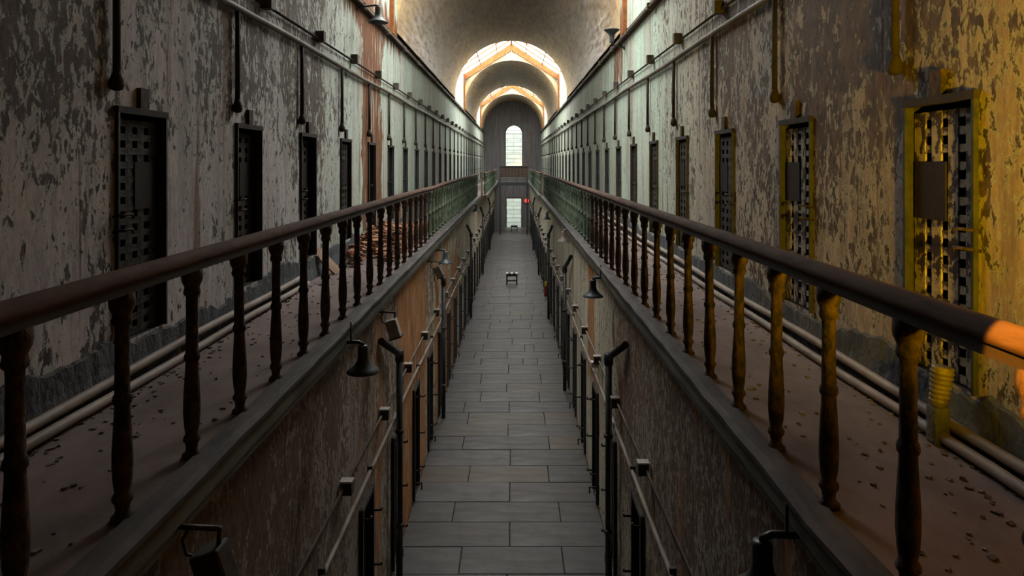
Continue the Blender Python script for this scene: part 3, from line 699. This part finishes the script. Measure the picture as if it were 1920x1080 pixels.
# --- ground-floor wall runs
for side, wx, sg, rusty in (('left', LL, 1, True), ('right', LR, -1, False)):
    t = empty('conduit', (wx, 0, Z(-3.45)), 'thin conduit with junction boxes on the ground-floor %s wall' % side, 'conduit', 'ground-floor conduits')
    MB().tube([(sg*0.05, 3.0, 0), (sg*0.05, YE-0.4, 0)], 0.016, 7).obj('tube', M['pipe'], t)
    jb = MB().box(-0.06, 0.06, -0.05, 0.05, -0.06, 0.07).mesh('junction_box', M['box'])
    jc = MB().box(-0.065, 0.065, -0.055, 0.055, 0.07, 0.09).mesh('box_lid', M['metal_box'])
    for k in range(28):
        y = (7.25 if side == 'left' else 7.7)+STEP*k*0.985
        b = part('junction_box', jb, t, (sg*0.08, y, 0)); part('box_lid', jc, b, (0,0,0))
    t = empty('wall_pipe', (wx, 0, Z(-3.84)), 'pale sagging pipe along the ground-floor %s wall, below the conduit' % side, 'pipe', 'ground-floor wall pipes')
    MB().tube([(sg*0.06, y, 0.02*math.sin(y*0.7)) for y in [3+(YE-3)*i/60 for i in range(61)]], 0.026, 7).obj('main_pipe', M['pipe'], t)
    cl = MB().box(-0.03, 0.035, -0.02, 0.02, -0.05, 0.05).mesh('pipe_clip', M['box'])
    for k in range(27): part('pipe_clip', cl, t, (sg*0.05, 6.4+STEP*k, 0))
    pos = [(10.2,'nearest'), (16.62,'second'), (27.37,'third'), (38.12,'fourth'), (48.87,'fifth')] if side == 'left' else [(10.02,'nearest'), (18.62,'second'), (27.22,'third'), (37.97,'fourth'), (48.72,'fifth')]
    for y, nm in pos:
        d = empty('downpipe', (wx, y, 0), '%s black downpipe with a slanted elbow on the ground-floor %s wall' % (nm, side), 'pipe', 'black downpipes on the %s' % side)
        zt = Z(-2.87); zs = Z(-2.42)
        MB().tube([(sg*0.145, 0, 0.0), (sg*0.145, 0, zt)], 0.05, 10).obj('riser', M['pipe_black'], d)
        MB().tube([(sg*0.145, 0, zt-0.02), (sg*0.14, -0.07, zt+0.05), (sg*0.05, -0.92, zs)], 0.05, 10).obj('slanted_pipe', M['pipe_black'], d)
        MB().lathe([(0.05,-0.10),(0.068,-0.09),(0.07,0.0),(0.066,0.07),(0.04,0.09)], 10, (sg*0.145, 0, zt)).obj('elbow', M['pipe_black'], d)
        for zz in (0.8, 2.2): MB().lathe([(0.05,-0.03),(0.066,-0.025),(0.066,0.025),(0.05,0.03)], 10, (sg*0.145, 0, zz)).obj('collar', M['iron'], d)

# --- pipes lying on the gallery floors
for side, wx, sg, ye in (('left', WL, 1, 9.15), ('right', WR, -1, 22.0)):
    r1 = random.Random(11)
    pts = [(wx+sg*0.145, y, GZ+0.045+0.008*math.sin(y*2)) for y in [-2+(ye+2)*i/30 for i in range(31)]]
    o = MB().tube(pts, 0.034, 9).obj('floor_pipe', M['pipe']); tag(o, 'pale pipe lying on the %s gallery floor, outer of two' % side, 'pipe', 'pipes on the gallery floors')
    pts = [(wx+sg*0.085, y, GZ+0.125+0.012*math.sin(y*1.3)+max(0, (y-5)*0.004)) for y in [-2+(ye+2)*i/30 for i in range(31)]]
    o = MB().tube(pts, 0.034, 9).obj('floor_pipe', M['pipe']); tag(o, 'raised pipe against the %s gallery skirting, inner of two' % side, 'pipe', 'pipes on the gallery floors')

# --- lamps
def lamp_shade_mesh(mat):
    pr = [(0.012,0.27),(0.045,0.265),(0.05,0.24),(0.05,0.16),(0.058,0.115),(0.085,0.075),(0.125,0.04),(0.160,0.012),(0.163,0.0),(0.155,0.002),(0.12,0.03),(0.08,0.065),(0.05,0.10)]
    return MB().lathe(pr, 24).mesh('lamp_shade', mat)
shade, shade_dim = lamp_shade_mesh(M['lamp']), lamp_shade_mesh(M['lamp_dim'])
def lamp(loc, sg, reach, label, up=None, dim=False, flip=False, scale=1.0, dy=0.0):
    """loc = rim centre; the arm goes to the wall at reach metres towards -sg"""
    t = empty('wall_lamp', loc, label, 'lamp', 'bell-shaped iron wall lamps')
    mt = M['lamp_dim'] if dim else M['lamp']
    s = part('lamp_shade', shade_dim if dim else shade, t); s.scale = (scale, scale, scale)
    if flip: s.rotation_euler = (PI, 0, 0)
    zz = (-0.27 if flip else 0.25)*scale
    if flip: pts = [(0,0,zz+0.02),(0,0,zz-0.02),(-sg*0.06,dy*0.2,zz-0.04),(-sg*reach,dy,zz-0.06)]
    else: pts = [(0,0,zz-0.01),(0,0,zz+0.03),(-sg*0.05,dy*0.2,zz+0.05),(-sg*reach,dy,zz+0.04)]
    MB().tube(pts, 0.02, 8).obj('arm', mt, t)
    MB().lathe([(0.06,-0.012),(0.06,0.012),(0.03,0.03)], 12, (-sg*(reach-0.005), dy, pts[-1][2]), Matrix.Rotation(sg*PI/2, 3, 'Y')).obj('wall_plate', mt, t)
    if up: MB().tube([(-sg*0.12, dy*0.4, zz+0.045), (-sg*0.12, dy*0.4, zz+up)], 0.009, 6).obj('hanger_rod', mt, t)
    return t
lamp((-1.50, 6.8, Z(-2.08)), 1, 0.35, 'large dark bell lamp below the near left gallery ledge', up=0.25)
lamp((-1.55, 15.5, Z(-2.27)), 1, 0.30, 'small slate bell lamp on the left wall beside a rust stain', up=0.3)
lamp((-1.55, 28.3, Z(-1.99)), 1, 0.30, 'tiny dark bell lamp under the far end of the left gallery', up=0.05)
lamp((1.25, 10.75, Z(-2.1)), -1, 0.29, 'dark bell lamp below the right gallery beside an orange streak', up=0.25)
lamp((1.27, 17.6, Z(-2.02)), -1, 0.27, 'faded brown bell lamp under the right gallery, second along', up=0.1, dim=True)
lamp((1.30, 26.5, Z(-2.18)), -1, 0.24, 'tiny black bell lamp under the right gallery, third along', up=0.25)
lamp((1.22, 3.35, Z(-2.12)), -1, 0.32, 'shadowed bell lamp low under the right gallery in the dark corner', up=0.2)
lamp((-2.46, 12.4, Z(2.55)), 1, 0.44, 'dark bell lamp hanging below the left cornice near the skylight', scale=1.12, dy=0.2)
lamp((2.30, 16.0, Z(3.13)), -1, 0.35, 'upturned black bell lamp above the right cornice', flip=True, scale=1.15, dy=0.3)
# floodlights on bent brackets
def flood(loc, sg, reach, rot, label, mat):
    t = empty('floodlight', loc, label, 'floodlight', 'tilted box floodlights')
    R = Matrix.Rotation(rot, 4, 'Y')
    MB().box(-0.075, 0.075, -0.07, 0.07, -0.14, 0.10, R).obj('housing', mat, t, bevel=0.012)
    MB().box(-0.085, 0.085, -0.08, 0.08, -0.155, -0.135, R).obj('lens_rim', M['box'], t)
    MB().tube([(0.03,0,0.19),(-sg*reach*0.5,0,0.20),(-sg*reach,0,0.19)], 0.014, 6).obj('bracket', M['iron'], t)
    MB().tube([(0.03,0,0.2),(0.02,0,0.08)], 0.012, 6).obj('stem', M['iron'], t)
    MB().tube([(-sg*0.12,0,0.2),(-sg*0.16,0,0.13),(-sg*0.14,0,0.06),(-sg*0.06,0,0.04),(-sg*0.02,0,0.06)], 0.009, 6).obj('cable', M['pipe_black'], t)
flood((-1.60, 9.05, Z(-2.17)), 1, 0.25, -0.3, 'grey box floodlight tilted below the left ledge beside the cream streak', M['metal_box'])
flood((-1.62, 14.6, Z(-2.30)), 1, 0.23, -0.5, 'small brown tilted floodlight beside the small left lamp', M['lamp_dim'])
flood((-1.50, 3.42, Z(-2.02)), 1, 0.35, -0.3, 'unlit floodlight in deep shadow at the bottom of the left wall', M['box'])
# galvanised fitting on the right wall
t = empty('outlet_box', (LR, 12.45, Z(-3.66)), 'pale metal outlet box beside the right downpipe', 'box')
MB().box(-0.13, 0.0, -0.07, 0.07, -0.05, 0.05).obj('housing', M['metal_box'], t, bevel=0.008)
MB().tube([(-0.06,0,0.05),(-0.06,0,0.12)], 0.014, 6).obj('stub_pipe', M['pipe'], t)

# --- stools
def stool(loc, label, W=0.60, D=0.42, H=0.58, white=True):
    t = empty('stool', loc, label, 'stool')
    for sx in (-1, 1):
        for sy in (-1, 1): MB().box(sx*(W/2-0.05)-0.035, sx*(W/2-0.05)+0.035, sy*(D/2-0.05)-0.03, sy*(D/2-0.05)+0.03, 0, H-0.05).obj('leg', M['stool'], t)
        MB().box(sx*(W/2-0.05)-0.02, sx*(W/2-0.05)+0.02, -D/2+0.04, D/2-0.04, 0.10, 0.16).obj('stretcher', M['stool'], t)
    MB().box(-W/2+0.05, W/2-0.05, -D/2+0.03, -D/2+0.07, 0.17, 0.23).obj('stretcher', M['stool'], t)
    MB().box(-W/2+0.02, W/2-0.02, -D/2+0.02, -D/2+0.05, H-0.16, H-0.05).obj('apron', M['stool'], t)
    MB().box(-W/2+0.02, W/2-0.02, D/2-0.05, D/2-0.02, H-0.16, H-0.05).obj('apron', M['stool'], t)
    k = 5; wd = W/k
    for i in range(k): MB().box(-W/2+i*wd+0.012, -W/2+(i+1)*wd-0.012, -D/2, D/2, H-0.05, H).obj('seat_slat', M['slat'] if white and i % 2 == 0 else M['stool'], t)
stool((-0.09, 35.0, 0.003), 'slatted dark stool with pale slats standing mid-corridor')
stool((0.06, 61.5, 0.003), 'tiny dark stool in front of the bright exit doorway', 0.62, 0.42, 0.6, False)
# --- debris on the left gallery
t = empty('broken_board', (-2.62, 10.2, GZ+0.015), 'raw brown board leaning by the rubble on the left gallery', 'board')
R = Matrix.Rotation(math.radians(28), 4, 'X') @ Matrix.Rotation(math.radians(-35), 4, 'Y')
MB().box(-0.015, 0.015, -0.10, 0.10, 0.0, 0.46, R).obj('plank', M['wood_b'], t)
MB().box(-0.03, 0.03, -0.10, 0.10, 0.40, 0.44, R).obj('batten', M['wood_b'], t)
def chunk_mesh(name, mat, seed, s):
    r = random.Random(seed); bm = bmesh.new(); bmesh.ops.create_icosphere(bm, subdivisions=1, radius=1)
    for v in bm.verts: v.co = Vector((v.co.x*s[0], v.co.y*s[1], v.co.z*s[2]))*r.uniform(0.65, 1.2)
    me = bpy.data.meshes.new(name); bm.to_mesh(me); bm.free(); me.materials.append(mat); return me
for (x, y, z, s, mat, lab) in ((-2.25, 11.9, 0.04, (0.10,0.13,0.05), 'white', 'white plaster chunk on the left gallery floor, nearer of two'),
        (-2.30, 12.5, 0.05, (0.12,0.10,0.06), 'white', 'white plaster chunk beside the rubble, farther of two'),
        (-2.62, 12.8, 0.22, (0.16,0.14,0.12), 'brick', 'largest orange brick lump on top of the left rubble heap')):
    o = bpy.data.objects.new('plaster_chunk' if mat == 'white' else 'brick_lump', chunk_mesh('chunk', M[mat], int(y*10), s)); COL.objects.link(o); o.location = (x, y, GZ+z)
    tag(o, lab, 'rubble', 'fallen chunks on the left gallery')
def scatter(name, mat, n, fx, label, seed):
    r = random.Random(seed); bm = bmesh.new()
    for i in range(n):
        x, y, z, s = fx(r)
        mtx = Matrix.Translation((x, y, z)) @ Matrix.Rotation(r.uniform(0, 6), 4, 'Z') @ Matrix.Rotation(r.uniform(-0.5, 0.5), 4, 'X') @ Matrix.Diagonal((s*r.uniform(0.6,1.6), s*r.uniform(0.5,1.2), s*r.uniform(0.3,0.7), 1))
        bmesh.ops.create_cube(bm, size=1, matrix=mtx)
    me = bpy.data.meshes.new(name); bm.to_mesh(me); bm.free(); me.materials.append(mat)
    o = bpy.data.objects.new(name, me); COL.objects.link(o); tag(o, label, kind='stuff'); return o
def heap(r):
    y = r.triangular(10.4, 19.0, 13.5); d = r.random()**1.6*0.75; h = max(0, (0.42-d*0.6)*math.exp(-((y-13.8)/2.8)**2))
    return WL+0.14+d, y, GZ+0.02+h*r.random()**0.5, r.uniform(0.04, 0.13)
scatter('rubble', M['brick'], 520, heap, 'orange brick and plaster rubble heaped along the left gallery wall', 4)
scatter('paint_flakes', M['flake'], 900, lambda r: (WL+0.16+r.random()**2.2*0.85, r.uniform(2, 26), GZ+0.004, r.uniform(0.008, 0.03)), 'dark paint flakes scattered on the left gallery floor', 8)
o = scatter('paint_flakes', M['flake'], 900, lambda r: (WR-0.16-r.random()**2.2*0.85, r.uniform(2, 26), GZ+0.004, r.uniform(0.008, 0.03)), 'dark paint flakes scattered on the right gallery floor', 9)
# --- ribbed tin hanging before the near right gate
t = empty('ribbed_tin', (2.50, 4.02, Z(-1.43)), 'ribbed yellow tin propped against the foot of the nearest right gate', 'tin')
pr = [(0.035,0),(0.045,0.005)]
for k in range(7): pr += [(0.044+0.002*k, 0.02+0.028*k), (0.053+0.002*k, 0.03+0.028*k), (0.053+0.002*k, 0.038+0.028*k), (0.044+0.002*k, 0.046+0.028*k)]
pr += [(0.062,0.225),(0.058,0.235),(0.03,0.236)]
MB().lathe(pr, 18, (0,0,0), Matrix.Rotation(0.12, 3, 'Y')).obj('body', M['jug'], t)
MB().box(-0.05, 0.05, -0.05, 0.05, -(Z(-1.43)-GZ), 0.004).obj('rubble_foot', M['base'], t, bevel=0.02)
# --- extinguisher, exit lamp
t = empty('fire_extinguisher', (1.42, 30.0, Z(-5.85)), 'small red cylinder with yellow top low on the right wall', 'extinguisher')
MB().lathe([(0.07,0),(0.08,0.02),(0.08,0.36),(0.055,0.42),(0.025,0.44)], 14).obj('body', M['redp'], t)
MB().lathe([(0.07,0.44),(0.075,0.5),(0.07,0.6),(0.03,0.66)], 12).obj('yellow_cap', M['yel'], t)
MB().box(0.05, 0.12, -0.04, 0.04, 0.1, 0.3).obj('bracket', M['iron'], t)
t = empty('exit_lamp', (1.27, YE-0.12, Z(-3.62)), 'small round red lamp beside the far exit doorway', 'lamp')
MB().lathe([(0.20,0),(0.22,0.04),(0.18,0.12),(0.08,0.16),(0.0,0.165)], 16, (0,0,0), Matrix.Rotation(PI/2, 3, 'X')).obj('lens', M['redglow'], t)
MB().box(-0.23, 0.23, 0.0, 0.12, -0.25, 0.25).obj('housing', M['box'], t)
t = empty('orange_light_strip', (LL+0.03, 63.5, 0.02), 'narrow strip of orange side-door light, made as a board at the far end of the left ground-floor wall', 'board')
MB().box(-0.03, 0.05, -0.3, 0.3, 0.9, 2.6).obj('light_strip_face', M['orange'], t)  # orange light from a side opening, put into the colour of an added board
MB().box(-0.03, 0.03, -0.3, 0.3, 0.0, 0.9).obj('light_strip_foot', M['rust'], t)
